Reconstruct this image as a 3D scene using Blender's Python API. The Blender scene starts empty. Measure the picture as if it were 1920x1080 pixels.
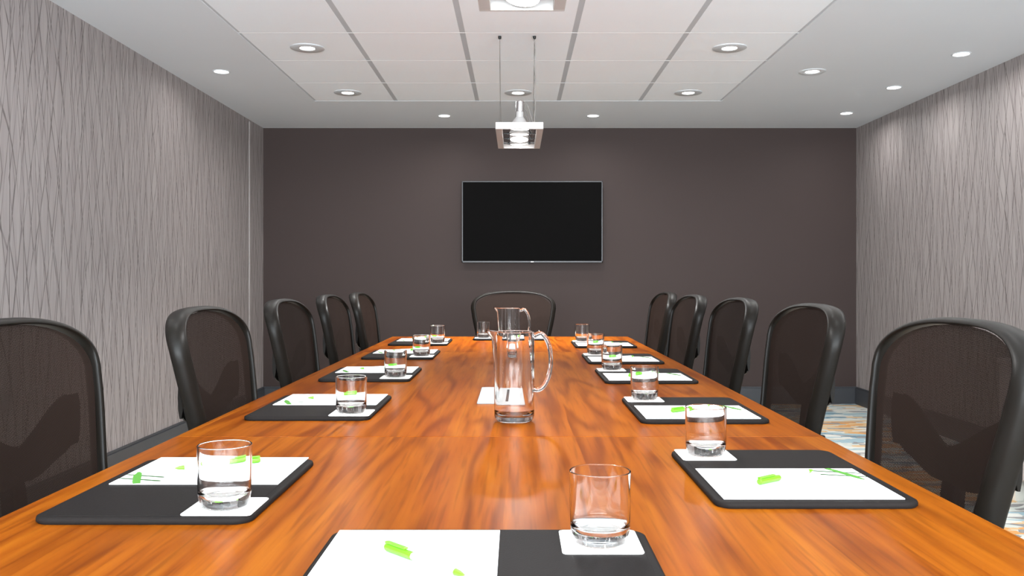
import bpy, bmesh, math, random
from mathutils import Vector, Matrix
random.seed(7)
SC = bpy.context.scene
COL = SC.collection

# ------------------------------------------------------------------ camera
CAMZ = 1.10
cam_d = bpy.data.cameras.new('camera'); cam = bpy.data.objects.new('camera', cam_d); COL.objects.link(cam)
cam.location = (0, 0, CAMZ); cam.rotation_euler = (math.pi/2, 0, 0)
cam_d.sensor_width = 36; cam_d.lens = 36*1650/1920
cam_d.shift_x = -8/1920; cam_d.shift_y = -16/1920
cam_d.clip_start = 0.05
SC.camera = cam

# ------------------------------------------------------------------ world, exposure
SC.view_settings.view_transform = 'Standard'
SC.view_settings.look = 'None'
SC.view_settings.gamma = 1
SC.view_settings.use_curve_mapping = False
SC.view_settings.exposure = 0.58
W = bpy.data.worlds.new('world'); SC.world = W; W.use_nodes = True
W.node_tree.nodes['Background'].inputs[0].default_value = (0.9, 0.95, 1, 1)
W.node_tree.nodes['Background'].inputs[1].default_value = 0.3
SC.cycles.use_denoising = True
SC.cycles.max_bounces = 14
SC.cycles.transmission_bounces = 12
SC.cycles.transparent_max_bounces = 16
SC.cycles.sample_clamp_indirect = 6
SC.cycles.caustics_refractive = True

# lamp powers (watts) and colours
P_TILE, P_SOFFIT, P_WASH, P_PENDANT = 1.6, 3.6, 2.8, 3.2
WARM = (1.0, 1.0, 0.99)
LAMP_SPREAD = math.radians(165)

# added fill light behind the camera, tilted up to brighten the ceiling
fill_d = bpy.data.lights.new('added_fill_light', 'AREA'); fill_d.shape = 'RECTANGLE'; fill_d.size = 4.0; fill_d.size_y = 1.7
fill_d.energy = 800; fill_d.color = (.87, .95, 1.0)
fill_o = bpy.data.objects.new('added_fill_light', fill_d); COL.objects.link(fill_o)
fill_o.location = (.385, -1.95, 1.45); fill_o.rotation_euler = (math.pi/2+.95, 0, 0)

# ------------------------------------------------------------------ room numbers (metres)
XL, XR = -2.24, 3.01
YB, YF = 7.79, -1.60          # far wall, wall behind the camera
H = 2.44
TZ = 0.75                     # table top
TX0, TX1, TY0, TY1 = -0.76, 0.685, 0.80, 5.40

# ------------------------------------------------------------------ helpers
def new_mat(name):
    m = bpy.data.materials.new(name); m.use_nodes = True
    nt = m.node_tree
    return m, nt, nt.nodes['Principled BSDF']

def srgb(r, g, b):
    f = lambda c: (c/255/12.92 if c/255 <= .04045 else ((c/255+.055)/1.055)**2.4)
    return (f(r), f(g), f(b), 1)

def pmat(name, col, rough=0.5, spec=0.5, metal=0.0, noise=0.0, nscale=60, bump=0.0, coat=0.0):
    m, nt, p = new_mat(name)
    p.inputs['Roughness'].default_value = rough
    p.inputs['Specular IOR Level'].default_value = spec
    p.inputs['Metallic'].default_value = metal
    p.inputs['Coat Weight'].default_value = coat
    tc = nt.nodes.new('ShaderNodeTexCoord')
    n = nt.nodes.new('ShaderNodeTexNoise'); n.inputs['Scale'].default_value = nscale; n.inputs['Detail'].default_value = 3
    nt.links.new(tc.outputs['Object'], n.inputs['Vector'])
    hsv = nt.nodes.new('ShaderNodeHueSaturation'); hsv.inputs['Color'].default_value = col
    mr = nt.nodes.new('ShaderNodeMapRange'); mr.inputs['To Min'].default_value = 1-noise; mr.inputs['To Max'].default_value = 1+noise
    nt.links.new(n.outputs['Fac'], mr.inputs['Value']); nt.links.new(mr.outputs['Result'], hsv.inputs['Value'])
    nt.links.new(hsv.outputs['Color'], p.inputs['Base Color'])
    if bump:
        b = nt.nodes.new('ShaderNodeBump'); b.inputs['Strength'].default_value = bump; b.inputs['Distance'].default_value = 0.001
        nt.links.new(n.outputs['Fac'], b.inputs['Height']); nt.links.new(b.outputs['Normal'], p.inputs['Normal'])
    return m

class NT:
    """tiny node-graph writer"""
    def __init__(s, nt): s.nt = nt
    def node(s, t, **kw):
        n = s.nt.nodes.new(t)
        for k, v in kw.items(): setattr(n, k, v)
        return n
    def put(s, sock, v):
        if isinstance(v, bpy.types.NodeSocket): s.nt.links.new(v, sock)
        else: sock.default_value = v
    def math(s, op, a, b=0.0, c=None):
        n = s.node('ShaderNodeMath', operation=op)
        s.put(n.inputs[0], a); s.put(n.inputs[1], b)
        if c is not None: s.put(n.inputs[2], c)
        return n.outputs[0]
    def noise(s, vec, scale, detail=2, rough=0.5, dist=0.0):
        n = s.node('ShaderNodeTexNoise'); s.put(n.inputs['Vector'], vec)
        n.inputs['Scale'].default_value = scale; n.inputs['Detail'].default_value = detail
        n.inputs['Roughness'].default_value = rough; n.inputs['Distortion'].default_value = dist
        return n.outputs['Fac']
    def comb(s, x, y, z=0.0):
        n = s.node('ShaderNodeCombineXYZ'); s.put(n.inputs[0], x); s.put(n.inputs[1], y); s.put(n.inputs[2], z)
        return n.outputs[0]
    def ramp(s, fac, stops, interp='LINEAR'):
        n = s.node('ShaderNodeValToRGB'); r = n.color_ramp; r.interpolation = interp
        while len(r.elements) < len(stops): r.elements.new(0.5)
        for e, (p, c) in zip(r.elements, stops): e.position = p; e.color = c
        s.put(n.inputs['Fac'], fac); return n.outputs['Color']
    def mix(s, fac, a, b, mode='MIX'):
        n = s.node('ShaderNodeMix', data_type='RGBA', blend_type=mode)
        s.put(n.inputs[0], fac); s.put(n.inputs[6], a); s.put(n.inputs[7], b)
        return n.outputs[2]
    def step(s, v, lo, hi, a=0.0, b=1.0):
        n = s.node('ShaderNodeMapRange', interpolation_type='SMOOTHSTEP')
        s.put(n.inputs[0], v); s.put(n.inputs[1], lo); s.put(n.inputs[2], hi); s.put(n.inputs[3], a); s.put(n.inputs[4], b)
        return n.outputs[0]

# ------------------------------------------------------------------ materials
def make_wallpaper():
    m, nt, p = new_mat('wallpaper'); g = NT(nt)
    tc = g.node('ShaderNodeTexCoord'); sx = g.node('ShaderNodeSeparateXYZ'); g.put(sx.inputs[0], tc.outputs['Object'])
    u, v = sx.outputs[1], sx.outputs[2]
    uw = g.math('ADD', u, g.math('MULTIPLY', g.noise(g.comb(g.math('MULTIPLY', u, 5), g.math('MULTIPLY', v, .35)), 1.0, 0), .05))
    tot = None
    # mirrored zigzag line families crossing one another, plus some plumb lines
    for k, (per, amp, L, w) in enumerate([(.080, .75, .72, .028), (.080, -.75, .72, .028), (.104, .95, 1.0, .023), (.104, -.95, 1.0, .023), (.110, .0, 1.0, .020)]):
        ph = g.noise(g.comb(g.math('MULTIPLY', u, 3.0), g.math('MULTIPLY', v, .35), 5.3*(k//2)), 1.0, 0)
        tri = g.math('PINGPONG', g.math('ADD', g.math('DIVIDE', v, L/2), g.math('MULTIPLY', ph, 1.4)), 1.0)
        t = g.math('ADD', g.math('DIVIDE', uw, per), g.math('MULTIPLY', tri, amp))
        f = g.math('ABSOLUTE', g.math('SUBTRACT', g.math('FRACT', t), .5))
        line = g.step(f, w*.5, w*1.4, 1, 0)
        line = g.math('MULTIPLY', line, g.step(g.noise(g.comb(g.math('MULTIPLY', u, 26), g.math('MULTIPLY', v, 5), 9.1*k), 1.0, 1), .30, .60, .35, 1))
        tot = line if tot is None else g.math('MAXIMUM', tot, line)
    bg = g.noise(g.comb(g.math('MULTIPLY', u, 40), g.math('MULTIPLY', v, 2.0)), 1.0, 2)
    base = g.ramp(bg, [(.3, srgb(140, 132, 131)), (.7, srgb(156, 149, 147))])
    col = g.mix(g.math('MULTIPLY', tot, .82), base, srgb(72, 64, 63))
    g.put(p.inputs['Base Color'], col); p.inputs['Roughness'].default_value = .55; p.inputs['Specular IOR Level'].default_value = .3
    return m

def make_carpet():
    m, nt, p = new_mat('carpet'); g = NT(nt)
    tc = g.node('ShaderNodeTexCoord'); sx = g.node('ShaderNodeSeparateXYZ'); g.put(sx.inputs[0], tc.outputs['Object'])
    x, y = sx.outputs[0], sx.outputs[1]
    vo = g.node('ShaderNodeTexVoronoi', distance='CHEBYCHEV'); vo.inputs['Scale'].default_value = 1; vo.inputs['Randomness'].default_value = .9
    g.put(vo.inputs['Vector'], g.comb(g.math('MULTIPLY', x, 5.5), g.math('MULTIPLY', y, 17)))
    sep = g.node('ShaderNodeSeparateColor'); g.put(sep.inputs[0], vo.outputs['Color'])
    big = g.noise(g.comb(x, y), 1.6, 1)
    r = g.math('ADD', g.math('MULTIPLY', sep.outputs[0], .62), g.math('MULTIPLY', g.step(big, .35, .65), .40))
    col = g.ramp(r, [(0, srgb(70, 118, 140)), (.13, srgb(140, 170, 182)), (.28, srgb(205, 205, 198)), (.42, srgb(122, 122, 124)),
                     (.52, srgb(190, 196, 190)), (.63, srgb(205, 168, 120)), (.76, srgb(206, 140, 62)), (.88, srgb(196, 184, 160))], 'CONSTANT')
    fine = g.noise(g.comb(g.math('MULTIPLY', x, 40), g.math('MULTIPLY', y, 300)), 1, 2)
    col = g.mix(g.step(fine, .35, .65, 0, .35), col, srgb(190, 184, 172))
    g.put(p.inputs['Base Color'], col); p.inputs['Roughness'].default_value = .95; p.inputs['Specular IOR Level'].default_value = .1
    b = g.node('ShaderNodeBump'); b.inputs['Strength'].default_value = .4; b.inputs['Distance'].default_value = .003
    g.put(b.inputs['Height'], g.noise(tc.outputs['Object'], 400, 2)); g.put(p.inputs['Normal'], b.outputs[0])
    return m

def make_wood():
    m, nt, p = new_mat('cherry_veneer'); g = NT(nt)
    tc = g.node('ShaderNodeTexCoord'); sx = g.node('ShaderNodeSeparateXYZ'); g.put(sx.inputs[0], tc.outputs['Object'])
    x, y = sx.outputs[0], sx.outputs[1]
    # veneer leaves about 14 cm wide running along the table
    lx = g.math('DIVIDE', g.math('ADD', x, g.math('MULTIPLY', g.noise(g.comb(0.0, y), 1.3, 0), .03)), .145)
    wn = g.node('ShaderNodeTexWhiteNoise', noise_dimensions='2D')
    g.put(wn.inputs['Vector'], g.comb(g.math('FLOOR', lx), g.math('FLOOR', g.math('DIVIDE', g.math('SUBTRACT', y, 1.96), 2.28))))
    leaf = wn.outputs['Value']
    off = g.math('MULTIPLY', leaf, 23.0)
    # cathedral figure: distorted rings stretched along y
    fig = g.noise(g.comb(g.math('MULTIPLY', x, 8), g.math('ADD', g.math('MULTIPLY', y, .75), off), off), 1.0, 1, .4, .3)
    rings = g.math('ABSOLUTE', g.math('SUBTRACT', g.math('FRACT', g.math('MULTIPLY', fig, 6)), .5))
    ring = g.step(rings, .0, .34, 1, 0)
    streak = g.noise(g.comb(g.math('MULTIPLY', x, 48), g.math('MULTIPLY', y, 1.6), off), 1.0, 3, .6)
    fleck = g.noise(g.comb(g.math('MULTIPLY', x, 120), g.math('MULTIPLY', y, 5)), 1.0, 1, .5)
    blotch = g.noise(g.comb(g.math('MULTIPLY', x, 5), g.math('MULTIPLY', y, 1.6), off), 1.0, 3)
    base = g.ramp(streak, [(.25, srgb(98, 42, 6)), (.5, srgb(122, 62, 10)), (.75, srgb(138, 78, 16))])
    base = g.mix(g.step(blotch, .3, .7, 0, .55), base, srgb(104, 42, 5))
    base = g.mix(g.math('MULTIPLY', leaf, .28), base, srgb(142, 80, 15))
    base = g.mix(g.math('MULTIPLY', g.math('MULTIPLY', ring, g.step(blotch, .36, .62, .3, 1)), .60), base, srgb(72, 25, 3))
    base = g.mix(g.step(fleck, .50, .72, 0, .34), base, srgb(66, 24, 4))
    g.put(p.inputs['Base Color'], base)
    p.inputs['Roughness'].default_value = .29; p.inputs['Specular IOR Level'].default_value = .022
    return m

def make_mesh_fabric():
    m, nt, p = new_mat('woven_mesh'); g = NT(nt)
    uv = g.node('ShaderNodeUVMap'); sx = g.node('ShaderNodeSeparateXYZ'); g.put(sx.inputs[0], uv.outputs[0])
    per = .0042
    a = g.math('SINE', g.math('MULTIPLY', sx.outputs[0], 2*math.pi/per))
    b = g.math('SINE', g.math('MULTIPLY', sx.outputs[1], 2*math.pi/per))
    hole = g.step(g.math('MULTIPLY', a, b), .76, .86)
    thread = g.step(g.math('MULTIPLY', a, b), -.6, .2)
    g.put(p.inputs['Base Color'], g.mix(thread, srgb(50, 38, 33), srgb(8, 6, 5)))
    p.inputs['Roughness'].default_value = .6; p.inputs['Specular IOR Level'].default_value = .04
    tr = g.node('ShaderNodeBsdfTransparent'); mx = g.node('ShaderNodeMixShader')
    g.put(mx.inputs[0], hole); g.put(mx.inputs[1], p.outputs[0]); g.put(mx.inputs[2], tr.outputs[0])
    g.put(nt.nodes['Material Output'].inputs[0], mx.outputs[0])
    return m

def make_glass():
    m, nt, p = new_mat('clear_glass'); g = NT(nt)
    gl = g.node('ShaderNodeBsdfGlass'); gl.inputs['IOR'].default_value = 1.47; gl.inputs['Roughness'].default_value = 0
    gl.inputs['Color'].default_value = (1, 1, 1, 1)
    g.put(nt.nodes['Material Output'].inputs[0], gl.outputs[0])
    return m

def make_emit(name, col, s):
    m, nt, p = new_mat(name)
    p.inputs['Base Color'].default_value = (1, 1, 1, 1)
    p.inputs['Emission Color'].default_value = (*col, 1); p.inputs['Emission Strength'].default_value = s
    return m

M = dict(
    paper_wall=make_wallpaper(), carpet=make_carpet(), wood=make_wood(), mesh=make_mesh_fabric(), glass=make_glass(),
    taupe=pmat('taupe_paint', srgb(62, 52, 50), .6, .15, noise=.03, nscale=3),
    soffit=pmat('soffit_paint', srgb(214, 219, 224), .8, .2, noise=.01, nscale=4),
    tile=pmat('ceiling_tile', srgb(236, 241, 246), .9, .1, noise=.02, nscale=220, bump=.15),
    runner=pmat('grey_runner', srgb(186, 191, 196), .5, .4),
    joint=pmat('dark_joint', srgb(214, 212, 211), .8, .2),
    base=pmat('baseboard_paint', srgb(58, 60, 64), .4, .4, noise=.03),
    trimstrip=pmat('light_strip', srgb(158, 151, 149), .4, .5),
    black=pmat('black_plastic', srgb(18, 15, 12), .40, .13, noise=.05, nscale=300),
    blackm=pmat('black_metal', srgb(30, 30, 30), .35, .5, metal=.3),
    pad=pmat('black_leather', srgb(28, 25, 24), .55, .03, noise=.06, nscale=500, bump=.25),
    paper=pmat('white_paper', srgb(226, 226, 225), .7, .2),
    coaster=pmat('coaster_card', srgb(226, 223, 218), .8, .15, noise=.01, nscale=300),
    green=pmat('green_plastic', srgb(84, 170, 14), .35, .5),
    green_ink=pmat('green_ink', srgb(66, 120, 40), .7, .2),
    dark_ink=pmat('dark_green_ink', srgb(44, 76, 36), .7, .2),
    grey_ink=pmat('grey_ink', srgb(205, 208, 210), .7, .2),
    barrel=pmat('white_barrel', srgb(206, 210, 214), .2, .5),
    whitemetal=pmat('white_metal', srgb(176, 173, 171), .45, .4),
    silver=pmat('brushed_silver', srgb(190, 188, 186), .3, .5, metal=.9),
    chrome=pmat('chrome', srgb(220, 220, 220), .12, .5, metal=1.0),
    reflector=pmat('grey_reflector', srgb(190, 193, 196), .5, .4),
    white_trim=pmat('white_trim', srgb(206, 210, 214), .5, .4),
    screen=pmat('tv_screen', srgb(9, 8, 8), .6, .03),
    bezel=pmat('tv_bezel', srgb(62, 62, 63), .35, .4, metal=.6),
    plate=pmat('grey_plate', srgb(132, 134, 134), .45, .4),
    slot=pmat('dark_slot', srgb(30, 30, 32), .7, .2),
    cable=pmat('steel_cable', srgb(120, 116, 112), .4, .5, metal=.6),
    cord=pmat('grey_cord', srgb(130, 126, 122), .5, .4),
    cabinet=pmat('cabinet_laminate', srgb(176, 166, 164), .5, .4, noise=.02, nscale=20),
    foot=pmat('pale_foot', srgb(205, 202, 192), .5, .4),
    lens=make_emit('lit_lens', (1, .97, .93), 9.0),
)

# ------------------------------------------------------------------ mesh building
class MB:
    def __init__(s): s.v = []; s.f = []
    def add(s, v, f):
        o = len(s.v); s.v += [tuple(p) for p in v]; s.f += [tuple(i+o for i in q) for q in f]; return s
    def box(s, c, d, b=0.0, rot=None):
        bm = bmesh.new(); bmesh.ops.create_cube(bm, size=1)
        for v in bm.verts: v.co = Vector((v.co.x*d[0], v.co.y*d[1], v.co.z*d[2]))
        if b: bmesh.ops.bevel(bm, geom=list(bm.edges), offset=b, segments=2, affect='EDGES', profile=.6)
        bm.verts.index_update()
        R = rot or Matrix.Identity(3)
        s.add([R @ v.co + Vector(c) for v in bm.verts], [[v.index for v in f.verts] for f in bm.faces]); bm.free(); return s
    def lathe(s, prof, n=32, c=(0, 0, 0), rot=None, closed=False):
        """prof: list of (r, z)"""
        R = rot or Matrix.Identity(3); c = Vector(c); V = []; idx = []
        for r, z in prof:
            if r < 1e-6: idx.append([len(V)]*n); V.append(R @ Vector((0, 0, z)) + c)
            else:
                idx.append(list(range(len(V), len(V)+n)))
                V += [R @ Vector((r*math.cos(2*math.pi*i/n), r*math.sin(2*math.pi*i/n), z)) + c for i in range(n)]
        Fs = []; L = len(prof)
        for k in range(L if closed else L-1):
            a, b = idx[k], idx[(k+1) % L]
            for i in range(n):
                j = (i+1) % n
                q = [a[i], a[j], b[j], b[i]]
                u = []
                for w in q:
                    if w not in u: u.append(w)
                if len(u) > 2: Fs.append(u)
        return s.add(V, Fs)
    def sweep(s, path, sect, closed=False, cap=True, frames=None):
        """path: points; sect(i)-> list of (a,b) in local frame; frames(i)->(A,B) axes"""
        n = len(path); V = []; m = None
        for i in range(n):
            A, B = frames(i); q = sect(i); m = len(q)
            V += [Vector(path[i]) + A*a + B*b for a, b in q]
        Fs = []
        for i in range(n if closed else n-1):
            k = (i+1) % n
            for j in range(m):
                l = (j+1) % m
                Fs.append((i*m+j, i*m+l, k*m+l, k*m+j))
        if not closed and cap:
            Fs.append(tuple(range(m))); Fs.append(tuple((n-1)*m+j for j in reversed(range(m))))
        return s.add(V, Fs)
    def tube(s, path, r, n=10, closed=False):
        P = [Vector(p) for p in path]; N = len(P); rr = r if callable(r) else (lambda i: r)
        fr = []; up = None
        for i in range(N):
            t = ((P[(i+1) % N] if closed or i < N-1 else P[i]) - (P[i-1] if closed or i > 0 else P[i])).normalized()
            if up is None: up = Vector((0, 0, 1)) if abs(t.z) < .9 else Vector((0, 1, 0))
            A = (up - t*up.dot(t)).normalized(); B = t.cross(A); up = A; fr.append((A, B))
        return s.sweep(P, lambda i: [(rr(i)*math.cos(2*math.pi*j/n), rr(i)*math.sin(2*math.pi*j/n)) for j in range(n)], closed, True, lambda i: fr[i])
    def slab(s, w, d, z0, z1, r, b, seg=6):
        """rounded-rectangle slab, w along x, d along y, rounded edge b"""
        def ring(ins, z):
            o = []; rw, rd, rr = w/2-ins, d/2-ins, max(r-ins, .0005)
            for q, (sx, sy) in enumerate(((1, 1), (-1, 1), (-1, -1), (1, -1))):
                for k in range(seg+1):
                    a = math.pi/2*(q + k/seg)
                    o.append((sx*(rw-rr)+rr*math.cos(a), sy*(rd-rr)+rr*math.sin(a), z))
            return o
        rings = [ring(b*.6, z0), ring(0, z0+b*.6), ring(0, z1-b), ring(b*.3, z1-b*.3), ring(b, z1), ring(b*1.3, z1)]
        m = len(rings[0]); V = [p for q in rings for p in q]; Fs = []
        for k in range(len(rings)-1):
            for j in range(m):
                l = (j+1) % m; Fs.append((k*m+j, k*m+l, (k+1)*m+l, (k+1)*m+j))
        Fs.append(tuple(reversed(range(m)))); Fs.append(tuple((len(rings)-1)*m+j for j in range(m)))
        return s.add(V, Fs)
    def data(s, name, mat, ang=20, uv=None):
        me = bpy.data.meshes.new(name); me.from_pydata(s.v, [], s.f)
        bm = bmesh.new(); bm.from_mesh(me); bmesh.ops.recalc_face_normals(bm, faces=bm.faces); bm.to_mesh(me); bm.free()
        me.materials.append(M[mat])
        me.polygons.foreach_set('use_smooth', [True]*len(me.polygons)); me.set_sharp_from_angle(angle=math.radians(ang))
        # keep broad flat faces flat beside their small bevels
        ef = {}
        for p in me.polygons:
            for k in p.edge_keys: ef.setdefault(k, []).append(p.area)
        sh = me.attributes.get('sharp_edge') or me.attributes.new('sharp_edge', 'BOOLEAN', 'EDGE')
        for e in me.edges:
            q = ef.get(e.key if e.key in ef else tuple(reversed(e.key)), [])
            if len(q) == 2 and max(q) > 12*min(q): sh.data[e.index].value = True
        if uv:
            l = me.uv_layers.new(name='UVMap')
            for lp in me.loops: l.data[lp.index].uv = uv[lp.vertex_index]
        me.update(); return me
    def build(s, name, mat, parent=None, ang=20, uv=None):
        return link(name, s.data(name, mat, ang, uv), parent)

def link(name, me, parent=None, loc=None, rotz=None):
    o = bpy.data.objects.new(name, me); COL.objects.link(o)
    if parent: o.parent = parent
    if loc: o.location = loc
    if rotz is not None: o.rotation_euler = (0, 0, rotz)
    return o

def tag(o, label, cat, group=None):
    o['label'] = label; o['category'] = cat
    if group: o['group'] = group
    return o

def thing(name, label, cat, loc=(0, 0, 0), rotz=0, group=None):
    o = link(name, None, None, loc, rotz); o.empty_display_size = .05
    return tag(o, label, cat, group)

def struct(o, label=None):
    o['kind'] = 'structure'
    if label: o['label'] = label
    return o

def copy_tree(o, parent=None):
    c = o.copy(); COL.objects.link(c); c.parent = parent
    for ch in list(o.children): copy_tree(ch, c)
    return c

def disk_light(parent, loc, r, power, spread, rot=(0, 0, 0)):
    d = bpy.data.lights.new('lamp_light', 'AREA'); d.shape = 'DISK'; d.size = 2*r; d.energy = power; d.color = WARM; d.spread = spread
    o = bpy.data.objects.new('lamp_light', d); COL.objects.link(o); o.parent = parent; o.location = loc; o.rotation_euler = rot
    return o

# ------------------------------------------------------------------ room shell
T = .12
struct(MB().box(((XL+XR)/2, (YB+YF)/2, -.05), (XR-XL+2*T, YB-YF+2*T, .10)).build('floor', 'carpet'), 'multicoloured dashed carpet in orange, blue and cream')
struct(MB().box(((XL+XR)/2, YB+T/2, H/2+.1), (XR-XL+2*T, T, H+.2)).build('wall_back', 'taupe'), 'dark taupe painted end wall behind the television')
struct(MB().box((XL-T/2, (YB+YF)/2, H/2+.1), (T, YB-YF, H+.2)).build('wall_left', 'paper_wall'), 'grey wallpaper of interlacing thin lines, left wall')
struct(MB().box((XR+T/2, (YB+YF)/2, H/2+.1), (T, YB-YF, H+.2)).build('wall_right', 'paper_wall'), 'grey wallpaper of interlacing thin lines, right wall')
WX0, WX1, WZ0, WZ1 = -1.60, 2.37, .62, 2.28  # made-up window opening that lets the fill light in
wf = MB()
wf.box(((XL-T+WX0)/2, YF-T/2, H/2+.1), (WX0-XL+T, T, H+.2)); wf.box(((XR+T+WX1)/2, YF-T/2, H/2+.1), (XR+T-WX1, T, H+.2))
wf.box(((WX0+WX1)/2, YF-T/2, WZ0/2), (WX1-WX0, T, WZ0)); wf.box(((WX0+WX1)/2, YF-T/2, (WZ1+H+.2)/2), (WX1-WX0, T, H+.2-WZ1))
struct(wf.build('wall_front', 'paper_wall'), 'wall behind the camera with an added window opening')
added_win = MB()  # frame of the made-up window, added to go with the fill light
for x in (WX0+.025, (2*WX0+WX1)/3, (WX0+2*WX1)/3, WX1-.025): added_win.box((x, YF-.06, (WZ0+WZ1)/2), (.05, .06, WZ1-WZ0), .003)
for z in (WZ0+.025, WZ1-.025): added_win.box(((WX0+WX1)/2, YF-.06, z), (WX1-WX0-.1, .058, .05), .003)
added_win = struct(added_win.build('added_window_1', 'white_trim'), 'added wide window frame behind the camera, without panes')

# skirting boards with a small cap bead
def baseboard(name, c, d, capc, capd):
    o = struct(MB().box(c, d, .004).build(name, 'base'), 'dark charcoal baseboard'); MB().box(capc, capd, .003).build('cap_bead', 'base', o)
BH = .14; BT = .018
baseboard('baseboard_back', ((XL+XR)/2, YB-BT/2, BH/2), (XR-XL, BT, BH), ((XL+XR)/2, YB-.006, BH+.006), (XR-XL, .012, .012))
baseboard('baseboard_left', (XL+BT/2, (YB+YF)/2, BH/2), (BT, YB-YF-2*BT, BH), (XL+.006, (YB+YF)/2, BH+.006), (.012, YB-YF-2*BT, .012))
baseboard('baseboard_right', (XR-BT/2, (YB+YF)/2, BH/2), (BT, YB-YF-2*BT, BH), (XR-.006, (YB+YF)/2, BH+.006), (.012, YB-YF-2*BT, .012))
struct(MB().box((XL+.002, 7.39, (H+BH)/2), (.006, .035, H-BH-.03), .003).build('trim_1', 'trimstrip'), 'narrow pale vertical strip on the left wall')

# ceiling: plaster soffit around a lay-in tile field
CX0, CX1, CY1, TP = -1.515, 1.54, 6.62, .61
NR = 13; CY0 = CY1-NR*TP; CW = (CX1-CX0)/5
cm = MB()
cm.box(((XL-T+CX0)/2, (YB+YF)/2, H+.06), (CX0-XL+T, YB-YF, .12)); cm.box(((XR+T+CX1)/2, (YB+YF)/2, H+.06), (XR+T-CX1, YB-YF, .12))
cm.box(((CX0+CX1)/2, (YB+CY1)/2, H+.06), (CX1-CX0, YB-CY1, .12)); cm.box(((CX0+CX1)/2, (YF+CY0)/2, H+.06), (CX1-CX0, CY0-YF, .12))
cm.box(((CX0+CX1)/2, (CY0+CY1)/2, H+.10), (CX1-CX0, CY1-CY0, .04))
ceiling = struct(cm.build('ceiling', 'soffit'), 'pale plaster soffit around a field of white ceiling tiles')
GAP = .030
tile_me = MB().box((0, 0, H+.013), (CW-GAP, TP-.002, .022)).data('ceiling_tile', 'tile')
for r in range(NR):
    for c in range(5):
        link('ceiling_tile', tile_me, ceiling, (CX0+CW*(c+.5), CY1-TP*(r+.5), 0))
run_me = MB().box((0, (CY0+CY1)/2, H+.010), (GAP-.0002, CY1-CY0, .014)).data('grid_runner', 'runner')
for c in range(6):
    x = CX0+CW*c + (GAP*.25 if c == 0 else -GAP*.25 if c == 5 else 0)
    o = link('grid_runner', run_me, ceiling, (x, 0, 0))
    if c in (0, 5): o.scale = (.5, 1, 1)
joint_me = MB().box(((CX0+CX1)/2, 0, H+.0055), (CX1-CX0, .0045, .008)).data('cross_tee', 'joint')
MB().box(((CX0+CX1)/2, CY1-.0035, H+.008), (CX1-CX0, .007, .0158)).build('edge_trim', 'runner', ceiling)
for r in range(1, NR): link('cross_tee', joint_me, ceiling, (0, CY1-TP*r, 0))

# ------------------------------------------------------------------ recessed lamps
def downlight(x, y, kind, label, group, power):
    if kind == 'tile':    ro, ri, ring = .098, .042, 'reflector'
    elif kind == 'wide':  ro, ri, ring = .085, .042, 'white_trim'
    else:                 ro, ri, ring = .055, .043, 'white_trim'
    t = thing('recessed_downlight', label, 'ceiling light', (x, y, H), 0, group)
    key = 'dl_'+kind
    if key not in CACHE:
        CACHE[key] = (MB().lathe([(ri-.001, .004), (ri, -.001), (ri+.004, -.004), (ro-.006, -.005), (ro, -.002), (ro, .002)], 40).data('trim_ring', ring, 50),
                      MB().lathe([(0, -.0022), (ri*.7, -.0022), (ri, -.0012)], 32).data('lens', 'lens'))
    link('trim_ring', CACHE[key][0], t); link('lens', CACHE[key][1], t)
    disk_light(t, (0, 0, -.012), ri*.9, power, LAMP_SPREAD)
CACHE = {}
G1, G2 = 'downlights in the ceiling tiles', 'downlights in the plaster soffit'
tr = lambda r: CY1-TP*(r+.5)
tc_ = lambda c: CX0+CW*(c+.5)
downlight(tc_(0), tr(0), 'tile', 'grey-ringed downlight in the farthest tile row, left of the pendant', G1, P_TILE*4)
downlight(tc_(2), tr(0), 'tile', 'grey-ringed downlight in the farthest tile row, above the hanging pendant', G1, P_TILE*4)
downlight(tc_(4), tr(0), 'tile', 'grey-ringed downlight in the farthest tile row, right of the pendant', G1, P_TILE*4)
downlight(tc_(0), tr(2), 'tile', 'larger-looking grey-ringed downlight in the left tile column, third row', G1, P_TILE)
downlight(tc_(4), tr(2), 'tile', 'larger-looking grey-ringed downlight in the right tile column, third row', G1, P_TILE)
for r in (4, 6, 8, 10):
    for c in (0, 4):
        downlight(tc_(c), tr(r), 'tile', 'grey-ringed downlight in the %s tile column above the camera, %s row' % ('left' if c == 0 else 'right', {4: 'fifth', 6: 'seventh', 8: 'ninth', 10: 'eleventh'}[r]), G1, P_TILE)
downlight(-1.90, 5.67, 'small', 'small bright downlight in the soffit near the left wall', G2, P_SOFFIT*.35)
downlight(-.589, 7.20, 'small', 'small downlight in the far soffit, left of the television', G2, P_SOFFIT)
downlight(.628, 7.20, 'small', 'small downlight in the far soffit, right of the television', G2, P_SOFFIT)
downlight(1.907, 5.67, 'wide', 'soffit downlight with a wide faint rim beside the right tile edge', G2, P_SOFFIT)
downlight(2.66, 7.09, 'small', 'soffit downlight along the right wall, farthest of three', G2, P_WASH)
downlight(2.635, 6.14, 'small', 'soffit downlight along the right wall, middle of three', G2, P_WASH)
downlight(2.645, 5.23, 'small', 'soffit downlight along the right wall, nearest of three', G2, P_WASH)
for y in (3.3, 1.2): downlight(-1.90, y, 'small', 'small soffit downlight near the left wall beside the camera at %s' % ('mid table' if y > 2 else 'table head'), G2, P_SOFFIT*.35)
for y, w in ((4.3, 'fourth'), (3.4, 'fifth'), (2.4, 'sixth'), (1.4, 'seventh')): downlight(2.645, y, 'small', 'soffit downlight along the right wall, %s from the television wall' % w, G2, P_WASH)

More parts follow.
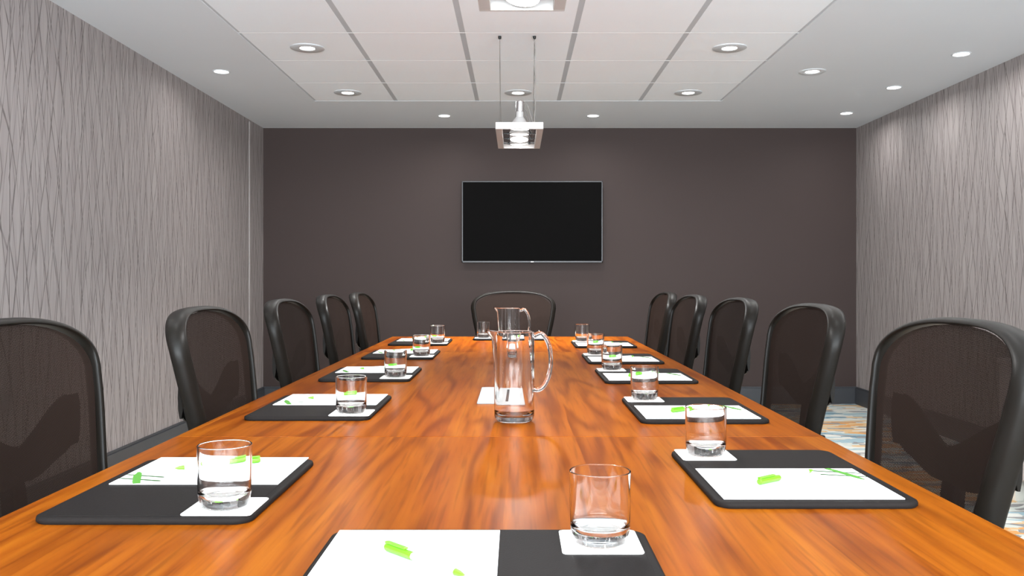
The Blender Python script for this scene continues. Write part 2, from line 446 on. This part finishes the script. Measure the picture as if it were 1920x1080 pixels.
# ------------------------------------------------------------------ pendant lamps
def pendant(x, y0, label, tilts, power):
    L, WD, FH = .71, .257, .038
    zb = CAMZ+.807
    t = thing('pendant_light', label, 'pendant light', (x, y0, zb), 0, 'hanging rectangular pendants')
    fw = .035
    fr = MB()
    fr.box((-WD/2+fw/2, L/2, FH/2), (fw, L-.024, FH), .002); fr.box((WD/2-fw/2, L/2, FH/2), (fw, L-.024, FH), .002)
    fr.box((0, .006, FH/2), (WD, .012, FH), .002); fr.box((0, L-.006, FH/2), (WD, .012, FH), .002)
    fr.build('frame', 'whitemetal', t)
    for k in range(4):
        yy = L*(k+.5)/4
        R = Matrix.Rotation(tilts[k][0], 3, 'X') @ Matrix.Rotation(tilts[k][1], 3, 'Y')
        z0 = .020
        prof = [(.054, -.006), (.056, .0), (.055, .008), (.046, .026), (.030, .048), (.020, .060), (.0195, .088), (.018, .090)]
        lp = MB().lathe([(.052, -.006)]+prof+[(0, .090)], 28, (0, yy, z0), R).build('reflector_lamp', 'whitemetal', t)
        MB().lathe([(0, -.012), (.03, -.0105), (.052, -.0065), (.0525, -.004)], 28, (0, yy, z0), R).build('lens', 'lens', lp)
        MB().lathe([(0, .088), (.024, .089), (.024, .143), (.021, .146), (0, .146)], 24, (0, yy, z0), R).build('socket', 'chrome', lp)
        for s in (-1, 1):
            xx = s*(.057+WD/2-fw)/2
            MB().box((xx, yy, z0), (WD/2-fw-.052, .005, .005), .001).box((s*.064, yy, z0), (.010, .012, .014), .002).build('pivot', 'blackm', t)
        # wire looping from socket to the frame
        c0 = R @ Vector((.022, 0, .135)) + Vector((0, yy, z0))
        pts = []
        for i in range(13):
            a = i/12
            pts.append((c0.x + a*.075, yy + .01*math.sin(a*3), c0.z*(1-a) + .035*a + .022*math.sin(a*math.pi*2.2)))
        MB().tube(pts, .002, 6).build('lamp_wire', 'cord', t)
        d = disk_light(t, Vector((0, yy, z0)) + R @ Vector((0, 0, -.016)), .05, power, math.radians(140))
        d.rotation_euler = R.to_euler()
    hc = H-zb
    for cx in (-.108, .083):
        for cy in (.13, .58): MB().tube([(cx, cy, FH), (cx, .13, hc-.010)], .0013, 6).build('suspension_cable', 'cable', t)
        MB().lathe([(0, hc-.016), (.008, hc-.014), (.009, hc-.004), (.009, hc)], 24, (cx, .13, 0)).build('ceiling_gripper', 'blackm', t, 50)
    pts = [(.07, .13, hc), (.078, .128, hc-.02)] + [(.085+.003*math.sin(i*1.3), .126, hc-.03-i*(hc-.075)/14) for i in range(15)] + [(.075, .13, FH+.01), (.07, .135, FH-.004)]
    MB().tube(pts, .0028, 8).build('power_cord', 'cord', t)
    return t
pendant(.017, 4.72, 'white rectangular four-lamp pendant hanging in front of the television wall', [(.10, .03), (.06, .0), (-.16, .02), (.12, -.05)], P_PENDANT*3.4)
pendant(.017, 1.94, 'white rectangular pendant at the very top edge, only its end showing', [(.1, .0), (-.1, .1), (.1, -.05), (-.22, .12)], P_PENDANT)

# ------------------------------------------------------------------ television
tv = thing('television', 'flat black wall-mounted television with a thin silver bezel', 'television', (.14, YB, 1.605))
TVW, TVH = 1.235, .716
MB().box((0, -.028, 0), (TVW*.7, .050, TVH*.7), .004).build('wall_mount', 'blackm', tv)
MB().box((0, -.062, 0), (TVW-.004, .022, TVH-.004), .004).build('case', 'blackm', tv)
bz = MB()
for s in (-1, 1): bz.box((s*(TVW/2-.005), -.075, 0), (.010, .012, TVH), .002)
bz.box((0, -.075, TVH/2-.005), (TVW, .012, .010), .002); bz.box((0, -.075, -TVH/2+.008), (TVW, .012, .016), .002)
bz.build('bezel', 'bezel', tv)
MB().box((0, -.0735, .003), (TVW-.02, .006, TVH-.025)).build('screen', 'screen', tv)
MB().box((0, -.0822, -TVH/2+.008), (.022, .003, .009), .001).build('logo_badge', 'chrome', tv)

# ------------------------------------------------------------------ conference table
tb = thing('conference_table', 'long glossy cherry-veneer conference table down the middle of the room', 'table', (0, 0, 0))
TCX = (TX0+TX1)/2
cuts = [TY0, 1.96, 4.24, TY1]
for a, b in zip(cuts, cuts[1:]):
    MB().box((TCX, (a+b)/2, TZ-.0175), (TX1-TX0, b-a-.0012, .035), .0025).build('top_panel', 'wood', tb)
for y in (1.35, 3.1, 4.85):
    MB().box((TCX, y, (TZ-.035)/2+.02), (.30, .07, TZ-.075), .004).build('pedestal', 'wood', tb)
    MB().box((TCX, y, .02), (.46, .16, .04), .006).build('foot_plate', 'blackm', tb)
MB().box((TCX, (TY0+TY1)/2, .60), (.04, 3.5, .20), .003).build('stretcher_beam', 'wood', tb)

for (y0, y1, lab) in ((2.47, 2.83, 'pale grey power box lid set in the table behind the nearer pitcher'), (4.45, 4.80, 'pale grey power box lid set in the table near its far end')):
    t = thing('power_box', lab, 'power box', (-.036, (y0+y1)/2, TZ), 0, 'cable boxes in the table')
    MB().slab(.15, y1-y0, .0, .004, .004, .0015).build('lid', 'plate', t)
    MB().box((0, 0, .0045), (.012, (y1-y0)*.72, .0015)).build('cable_slot', 'slot', t)

# ------------------------------------------------------------------ place settings
PADZ = .010
pad_me = MB().slab(.42, .316, 0, PADZ, .028, .004, 8).data('desk_pad', 'pad', 50)
inlay_me = MB().slab(.395, .291, PADZ-.001, PADZ+.0006, .018, .0005, 6).data('writing_panel', 'pad', 50)
coaster_me = MB().slab(.102, .102, 0, .0016, .007, .0004, 5).data('coaster', 'coaster', 50)
# notepad: x to the sitter's right, y away from the sitter
PW, PL, PTH = .216, .280, .0016
note_me = MB().slab(PW, PL, 0, PTH, .001, .0002, 2).data('sheet', 'paper', 50)
def ribbon(pts, wid, z):
    m = MB(); V = []; n = len(pts)
    for i, (x, y) in enumerate(pts):
        a = Vector(pts[max(i-1, 0)]); b = Vector(pts[min(i+1, n-1)]); t = (b-a).normalized(); w = wid[i]/2
        V += [(x-t.y*w, y+t.x*w, z), (x+t.y*w, y-t.x*w, z)]
    return m.add(V, [(2*i, 2*i+1, 2*i+3, 2*i+2) for i in range(n-1)])
zi = PTH+.00015
line_a = ribbon([(.040, -.1395), (.050, -.104), (.060, -.067)], [.0060, .0070, .0080], zi).data('printed_stroke', 'dark_ink')
line_b = ribbon([(.068, -.1395), (.078, -.100), (.088, -.062)], [.0060, .0072, .0084], zi).data('printed_stroke', 'dark_ink')
swash = ribbon([(.020, -.128), (.030, -.123), (.042, -.120), (.056, -.115), (.074, -.108), (.092, -.101), (.1075, -.094)],
               [.004, .009, .013, .014, .013, .013, .012], zi+.0001).data('printed_swash', 'green_ink')
small = MB()
for i in range(9):
    small.add(ribbon([(-.095+i*.006, -.118), (-.095+i*.006+.0042, -.118)], [.0016, .0016], zi).v, [(0, 1, 3, 2)])
    small.add(ribbon([(-.095+i*.006, -.112), (-.095+i*.006+.0038, -.112)], [.0012, .0012], zi).v, [(0, 1, 3, 2)])
small = small.data('printed_fine_text', 'grey_ink')

# pen along +x: green end cap at x=0, tip at x=.14
RX = Matrix.Rotation(math.pi/2, 3, 'Y')
pen_barrel = MB().lathe([(0, .052), (.0042, .052), (.0043, .13), (.0035, .134), (0, .134)], 14, (0, 0, .0052), RX).data('barrel', 'barrel')
pen_end = MB().lathe([(0, 0), (.0042, .0005), (.005, .003), (.005, .05), (.0046, .054), (0, .054)], 14, (0, 0, .0052), RX).data('grip', 'green')
pen_tip = MB().lathe([(0, .133), (.004, .133), (.0032, .141), (.0012, .148), (0, .149)], 14, (0, 0, .0052), RX).data('tip', 'green')
pen_clip = MB().box((.021, 0, .0116), (.040, .0062, .0022), .0008).box((.003, 0, .0100), (.004, .0055, .005), .0008).data('clip', 'green')
pen_text = MB()
for i in range(7): pen_text.box((.066+i*.006, 0, .00945), (.0042, .0016, .0003))
pen_text = pen_text.data('printed_text', 'grey_ink')

# tumbler: thick-based straight glass
HT = .092
def rim(r, z, t):      # half-round lip from outside to inside, centred on radius r
    return [(r+t*math.cos(math.pi*k/8), z+t*math.sin(math.pi*k/8)) for k in range(9)]
tum_out = [(0, .0012), (.026, .0008), (.0315, .0004), (.0345, .003), (.0362, .008), (.0376, .014), (.0384, .020), (.0390, .045)]
tum_in = [(.0366, .045), (.0358, .028), (.0350, .0235), (.0325, .0205), (.028, .0192), (.014, .0183), (0, .0180)]
tum_me = MB().lathe(tum_out+rim(.0384, HT-.0011, .0011)+tum_in, 64).data('tumbler', 'glass', 80)

ORD = ['nearest', 'second', 'third', 'fourth', 'farthest']
def setting(loc, rz, note_dx, tum, label_tail, pen_ang, pen_pos=(-.03, .062)):
    """loc: centre of pad; rz: rotation so that local +y points away from the sitter"""
    R = Matrix.Rotation(rz, 3, 'Z')
    def w(x, y, z): return tuple(R @ Vector((x, y, 0)) + Vector((loc[0], loc[1], TZ+z)))
    t = thing('desk_pad', 'black leather desk pad, '+label_tail, 'desk pad', w(0, 0, 0), rz, 'desk pads')
    link('board', pad_me, t); link('writing_panel', inlay_me, t)
    zt = PADZ+.0007
    n = thing('notepad', 'white notepad with green emblem, '+label_tail, 'notepad', w(note_dx, .004, zt), rz, 'notepads on the desk pads')
    link('sheet', note_me, n)
    for nm, me in (('printed_stroke', line_a), ('printed_stroke', line_b), ('printed_swash', swash), ('printed_fine_text', small)): link(nm, me, n)
    p = thing('pen', 'green and white pen, '+label_tail, 'pen', w(note_dx+pen_pos[0], .004+pen_pos[1], zt+PTH+.0001), rz+pen_ang, 'pens on the notepads')
    for nm, me in (('grip', pen_end), ('barrel', pen_barrel), ('tip', pen_tip), ('clip', pen_clip)):
        o = link(nm, me, p)
        if nm == 'barrel': link('printed_text', pen_text, o)
    c = link('coaster', coaster_me, None, w(tum[0], tum[1], zt), rz)
    tag(c, 'square white card coaster, '+label_tail, 'coaster', 'coasters under the tumblers')
    g = link('tumbler', tum_me, None, w(tum[0], tum[1]-.002, zt+.0017), random.random()*6)
    tag(g, 'clear glass water tumbler, '+label_tail, 'glass', 'water tumblers')

# sitters' right hand: glass; left: notepad
LP = [(-.538, 1.463), (-.522, 2.385), (-.522, 3.205), (-.522, 4.04), (-.522, 4.84)]
RP = [(.464, 1.55), (.460, 2.335), (.456, 3.15), (.456, 3.83), (.460, 4.68)]
for i, (x, y) in enumerate(LP):
    setting((x, y), -math.pi/2, -.10, (.150, .105), '%s place on the left side of the table' % ORD[i], -1.05, (-.06, .062))
for i, (x, y) in enumerate(RP):
    setting((x, y), math.pi/2, -.085, (.150, .100), '%s place on the right side of the table' % ORD[i], -.93, (-.02, .062))
setting((-.037, 1.042), 0, -.093, (.145, .094), 'at the table end closest to the camera', -.80, (-.032, .050))
setting((-.040, 5.19), math.pi, -.085, (.150, .085), 'at the far end under the television', -.9)

# ------------------------------------------------------------------ pitchers
PH, PR = .222, .0495
pit_prof_o = [(0, .002), (.034, .0015), (.042, .002), (.047, .007), (.0492, .016), (PR, .03), (PR, .12), (PR, PH-.02)]+rim(PR-.0019, PH-.002, .0020)
pit_prof_i = [(PR-.0040, PH-.02), (PR-.0040, .03), (.042, .018), (.036, .0145), (.02, .0135), (0, .013)]
pm = MB().lathe(pit_prof_o+pit_prof_i, 64)
def lip(p):
    x, y, z = p; r = math.hypot(x, y)
    if z < PH-.045 or r < .02: return p
    a = math.atan2(y, x); da = abs(abs(a)-math.pi)          # spout towards -x
    k = max(0, 1-da/.55); k = k*k*(3-2*k); h = ((z-(PH-.045))/.045)**2.2
    return (x*(1+.48*k*h), y*(1-.15*k*h), z+.004*k*h)
pm.v = [lip(p) for p in pm.v]
pit_me = pm.data('body', 'glass', 80)
hp = []
for i in range(25):
    a = i/24
    # from the rim outwards, round and back to the wall
    ang = math.radians(105)*(1-a) + math.radians(-100)*a
    hp.append((PR+.012+.028*math.cos(ang)*1.15 - .006*a, 0, PH-.075+.070*math.sin(ang)+.0))
hp[0] = (PR-.001, 0, PH-.012); hp[1] = (PR+.010, 0, PH-.007)
hp[-1] = (PR-.001, 0, PH-.142)
hdl_me = MB().tube(hp, lambda i: .0066-.0012*math.sin(i/24*math.pi), 12).data('handle', 'glass', 60)
for x, y, lab in ((-.005, 2.17, 'tall clear glass water pitcher, the nearer of two on the table'), (-.031, 3.94, 'tall clear glass water pitcher, the one farther down the table')):
    t = thing('pitcher', lab, 'pitcher', (x, y, TZ+.0003), .06, 'glass pitchers')
    link('body', pit_me, t); link('handle', hdl_me, t)

# ------------------------------------------------------------------ chairs (local: sitter faces +x, back plane at x = 0 at table height)
SCW, ZT, CURV, REC = .992, 1.032, .030, .185
ZK = [.40, .55, .72, .85, .92]; WK = [.195, .212, .243, .272, .282]
def interp(x, X, Y):
    if x <= X[0]: return Y[0]
    for i in range(len(X)-1):
        if x <= X[i+1]: return Y[i]+(Y[i+1]-Y[i])*(x-X[i])/(X[i+1]-X[i])
    return Y[-1]
WM = .282*SCW; ZC = ZT-.119
def half_outline():
    o = []
    for k in range(5):                                   # rounded bottom corner
        a = math.pi/2*k/4; r = .05; w0 = interp(.50, ZK, WK)*SCW
        o.append((w0-r+r*math.sin(a), .50-r*math.cos(a)))
    for k in range(1, 12): 
        z = .50+(ZC-.02-.50)*k/11; o.append((interp(z, ZK, WK)*SCW, z))
    for k in range(0, 15):
        t = math.pi/2*k/15; n = 2.6
        o.append((WM*math.cos(t)**(2/n), ZC+.119*math.sin(t)**(2/n)))
    return o
HO = half_outline()
def backx(u, z): return -REC*(z-.72)-.09*max(z-.72, 0)**2+CURV*(u/WM)**2 - (.10*max(.60-z, 0))
LOOP = [(u, z) for u, z in HO]+[(0, ZT)]+[(-u, z) for u, z in reversed(HO)]
def back_normal(z):                                      # pointing backwards (-x)
    d = (backx(0, z+.01)-backx(0, z-.01))/.02
    return Vector((-1, 0, d)).normalized()
def chair():
    t = link('office_chair', None)
    n = len(LOOP)
    ctr = []; axes = []
    for i in range(n):
        u, z = LOOP[i]; a, b = LOOP[i-1], LOOP[(i+1) % n]
        if i in (0, n-1): tu, tz = 1, 0                     # bottom runs flat across
        else: tu, tz = b[0]-a[0], b[1]-a[1]
        l = math.hypot(tu, tz); nu, nz = tz/l, -tu/l        # outward in the (u,z) plane
        k = min(max((ZT-.004-z)/.10, 0), 1)
        wd = .018+.014*k; dep = .050-.010*k
        uc, zc = u-nu*wd/2, z-nz*wd/2
        bk = back_normal(zc); up = bk.cross(Vector((0, 1, 0))); up = up if up.z > 0 else -up
        out = (Vector((0, 1, 0))*nu+up*nz).normalized()
        ctr.append(Vector((backx(uc, zc), uc, zc))); axes.append((out, bk, wd, dep))
    # rolled section: flush with the mesh inside, curving outwards and back
    SEC = [(-.50, .02), (-.44, -.05), (-.30, -.06), (-.05, -.01), (.22, .12), (.40, .32), (.49, .56), (.50, .80), (.42, .95), (.25, 1.0), (.02, .93), (-.22, .70), (-.42, .42), (-.50, .20)]
    def sect(i): return [(a*axes[i][2], b*axes[i][3]) for a, b in SEC]
    MB().sweep(ctr, sect, True, False, lambda i: axes[i][:2]).build('back_frame', 'black', t, 60)
    # mesh membrane
    us = [p[0] for p in HO]+[0]; zs = [p[1] for p in HO]+[ZT]
    ins = .033; m = MB(); NU, NV = 26, 30; uv = []
    zlo, zhi = .475, ZT-.017
    def wid(z):
        best = 0
        zq = min(z+(ins*.55 if z > ZC else 0), ZT-.001)
        return max(interp(zq, zs, us)-ins, .02)
    for j in range(NV+1):
        a = j/NV; z = zlo+(zhi-zlo)*(1-(1-a)**1.6)
        for i in range(NU+1):
            u = wid(z)*(2*i/NU-1)
            q = max(0, 1-(u/WM)**2)*max(0, 1-((z-.76)/.27)**2)
            m.v.append((backx(u, z)-.006-.012*q, u, z)); uv.append((u, z*1.03))
    for j in range(NV):
        for i in range(NU):
            k = j*(NU+1)+i; m.f.append((k, k+1, k+NU+2, k+NU+1))
    m.build('back_mesh', 'mesh', t, 60, uv)
    # lumbar saddle behind the mesh, and upright
    lm = MB(); NS = 20; path = []
    for i in range(NS+1):
        u = -.225+.45*i/NS; z = .775+.055*math.cos(u*math.pi/.225)*-.5
        path.append(Vector((backx(u, z)-.045+.004*math.cos(u*14), u, z)))
    def ls(i):
        u = abs(-.225+.45*i/NS); hgt = .034+.030*math.sin(min(u/.17, 1)*math.pi/2)*(1 if u < .19 else .75); o = []
        for j in range(10):
            a = 2*math.pi*j/10; o.append((hgt*math.sin(a), .007*math.cos(a)))
        return o
    lm.sweep(path, ls, False, True, lambda i: (Vector((0, 0, 1)), Vector((1, 0, 0)))); lm.build('lumbar_support', 'black', t, 60)
    sp = [(-.02, 0, .40), (-.045, 0, .52), (-.045, 0, .60), (-.055, 0, .70), (-.068, 0, .78)]
    MB().sweep([Vector(p) for p in sp], lambda i: [(.034-.004*i, .012), (-.034+.004*i, .012), (-.034+.004*i, -.012), (.034-.004*i, -.012)], False, True,
               lambda i: (Vector((0, 1, 0)), Vector((1, 0, 0)))).build('back_upright', 'black', t)
    # seat pan
    seat = [(-.005, .175), (.04, .205), (.20, .235), (.36, .240), (.44, .225), (.475, .18), (.485, .09)]
    sl = seat+[(.487, 0)]+[(x, -u) for x, u in reversed(seat)]
    def sz(x, u): return .445-.02*max(0, (x-.34)/.15)**2*1.2-.012*(1-(u/.24)**2)+.012
    m = len(sl); cs = []; ax = []
    for i in range(m):
        a, b = Vector(sl[i-1]), Vector(sl[(i+1) % m]); tt = (b-a).normalized(); x, u = sl[i]
        cs.append(Vector((x, u, sz(x, u)-.012))); ax.append((Vector((tt.y, -tt.x, 0)), Vector((0, 0, 1))))
    MB().sweep(cs, lambda i: [(.018*math.cos(2*math.pi*j/10), .015*math.sin(2*math.pi*j/10)) for j in range(10)], True, False, lambda i: ax[i]).build('seat_frame', 'black', t, 60)
    m = MB(); uv = []
    X = [p[0] for p in seat]; U = [p[1] for p in seat]
    for i in range(15):
        x = .0+.482*i/14; w_ = interp(x, X, U)-.008
        for j in range(15):
            u = w_*(2*j/14-1); m.v.append((x, u, sz(x, u)-.004-.02*(1-(u/w_)**2)*math.sin(math.pi*i/14))); uv.append((x, u))
    for i in range(14):
        for j in range(14): k = i*15+j; m.f.append((k, k+1, k+16, k+15))
    m.build('seat_mesh', 'mesh', t, 60, uv)
    # armrests hang from the lower back frame
    for s in (-1, 1):
        am = MB()
        am.tube([(-.035, s*.225, .50), (-.045, s*.262, .55), (-.030, s*.276, .60), (.02, s*.275, .632), (.10, s*.272, .640)], .014, 10)
        am.box((-.010, s*.230, .610), (.022, .018, .10), .005)
        a = am.build('arm_bracket', 'black', t)
        MB().slab(.23, .085, 0, .026, .035, .009, 6).build('arm_pad', 'black', t, 60).location = (.13, s*.268, .640)
    # tilt box, gas lift, five-star base
    MB().box((.18, 0, .385), (.26, .16, .07), .012).build('tilt_mechanism', 'blackm', t)
    MB().lathe([(0, .07), (.028, .07), (.028, .22), (.020, .222), (.020, .36), (0, .36)], 20, (.20, 0, 0)).build('gas_column', 'blackm', t)
    for k in range(5):
        an = 2*math.pi*k/5+.3; dx, dy = math.cos(an), math.sin(an)
        path = [Vector((.20+dx*r, dy*r, z)) for r, z in ((.02, .125), (.15, .11), (.30, .085))]
        lg = MB().sweep(path, lambda i: [(.022-.006*i, .014-.003*i), (-.022+.006*i, .014-.003*i), (-.02+.005*i, -.014+.003*i), (.02-.005*i, -.014+.003*i)], False, True,
                        lambda i: (Vector((-dy, dx, 0)), Vector((0, 0, 1)))).build('base_leg', 'blackm', t)
        RC = Matrix(((-dy, dx, 0), (dx, dy, 0), (0, 0, 1))).transposed()
        cst = MB()
        ca = Matrix.Rotation(an, 3, 'Z') @ Matrix.Rotation(math.pi/2, 3, 'X')
        for s in (-1, 1): cst.lathe([(0, -.009), (.024, -.009), (.028, -.004), (.028, .004), (.024, .009), (0, .009)], 16, (.20+dx*.295-dy*s*.013, dy*.295+dx*s*.013, .0285), ca)
        cst.tube([(.20+dx*.295, dy*.295, .03), (.20+dx*.295, dy*.295, .09)], .008, 8)
        cst.build('caster', 'black', lg)
    return t
proto = chair()
LC = [(-.90, 1.67), (-.80, 2.44), (-.82, 3.37), (-.855, 4.35), (-.83, 5.05)]
RC_ = [(.78, 1.68), (.845, 2.72), (.84, 3.60), (.795, 4.31), (.825, 5.25)]
spots = []
LLAB = ['black mesh office chair at the left picture edge, nearest on its side', 'second black mesh chair from the camera, left side of the table',
        'third black mesh chair from the camera, left side of the table', 'fourth black mesh chair from the camera, left side of the table',
        'farthest black mesh chair on the left side, next to the table end']
RLAB = [l.replace('left', 'right') for l in LLAB]
for (x, y), l in zip(LC, LLAB): spots.append((x, y, 0, l))
for (x, y), l in zip(RC_, RLAB): spots.append((x, y, math.pi+.03, l))
spots.append((-.019, 5.74, -math.pi/2, 'black mesh chair alone at the far table end, facing the camera'))
for i, (x, y, a, l) in enumerate(spots):
    o = proto if i == 0 else copy_tree(proto)
    o.location = (x, y, 0); o.rotation_euler = (0, 0, a)
    tag(o, l, 'chair', 'office chairs around the table')

# ------------------------------------------------------------------ sideboard at the right wall
cb = thing('sideboard', 'low pale grey sideboard on short feet by the right wall, mostly hidden', 'sideboard', (2.44, 3.35, 0))
MB().box((.28, .55, .40), (.54, 1.10, .56), .004).build('body', 'cabinet', cb)
MB().box((.275, .55, .692), (.56, 1.13, .024), .004).build('top', 'cabinet', cb)
for k in range(2):
    d = MB().box((.002, .28+.54*k, .40), (.018, .53, .53), .002).build('door', 'cabinet', cb)
    MB().box((-.014, .50 if k == 0 else .60, .50), (.014, .012, .14), .003).build('handle', 'silver', d)
for fx in (.06, .50):
    for fy in (.06, 1.04):
        MB().lathe([(0, 0), (.028, 0), (.040, .122), (0, .122)], 4, (fx, fy, 0), Matrix.Rotation(math.pi/4, 3, 'Z')).build('foot', 'foot', cb)
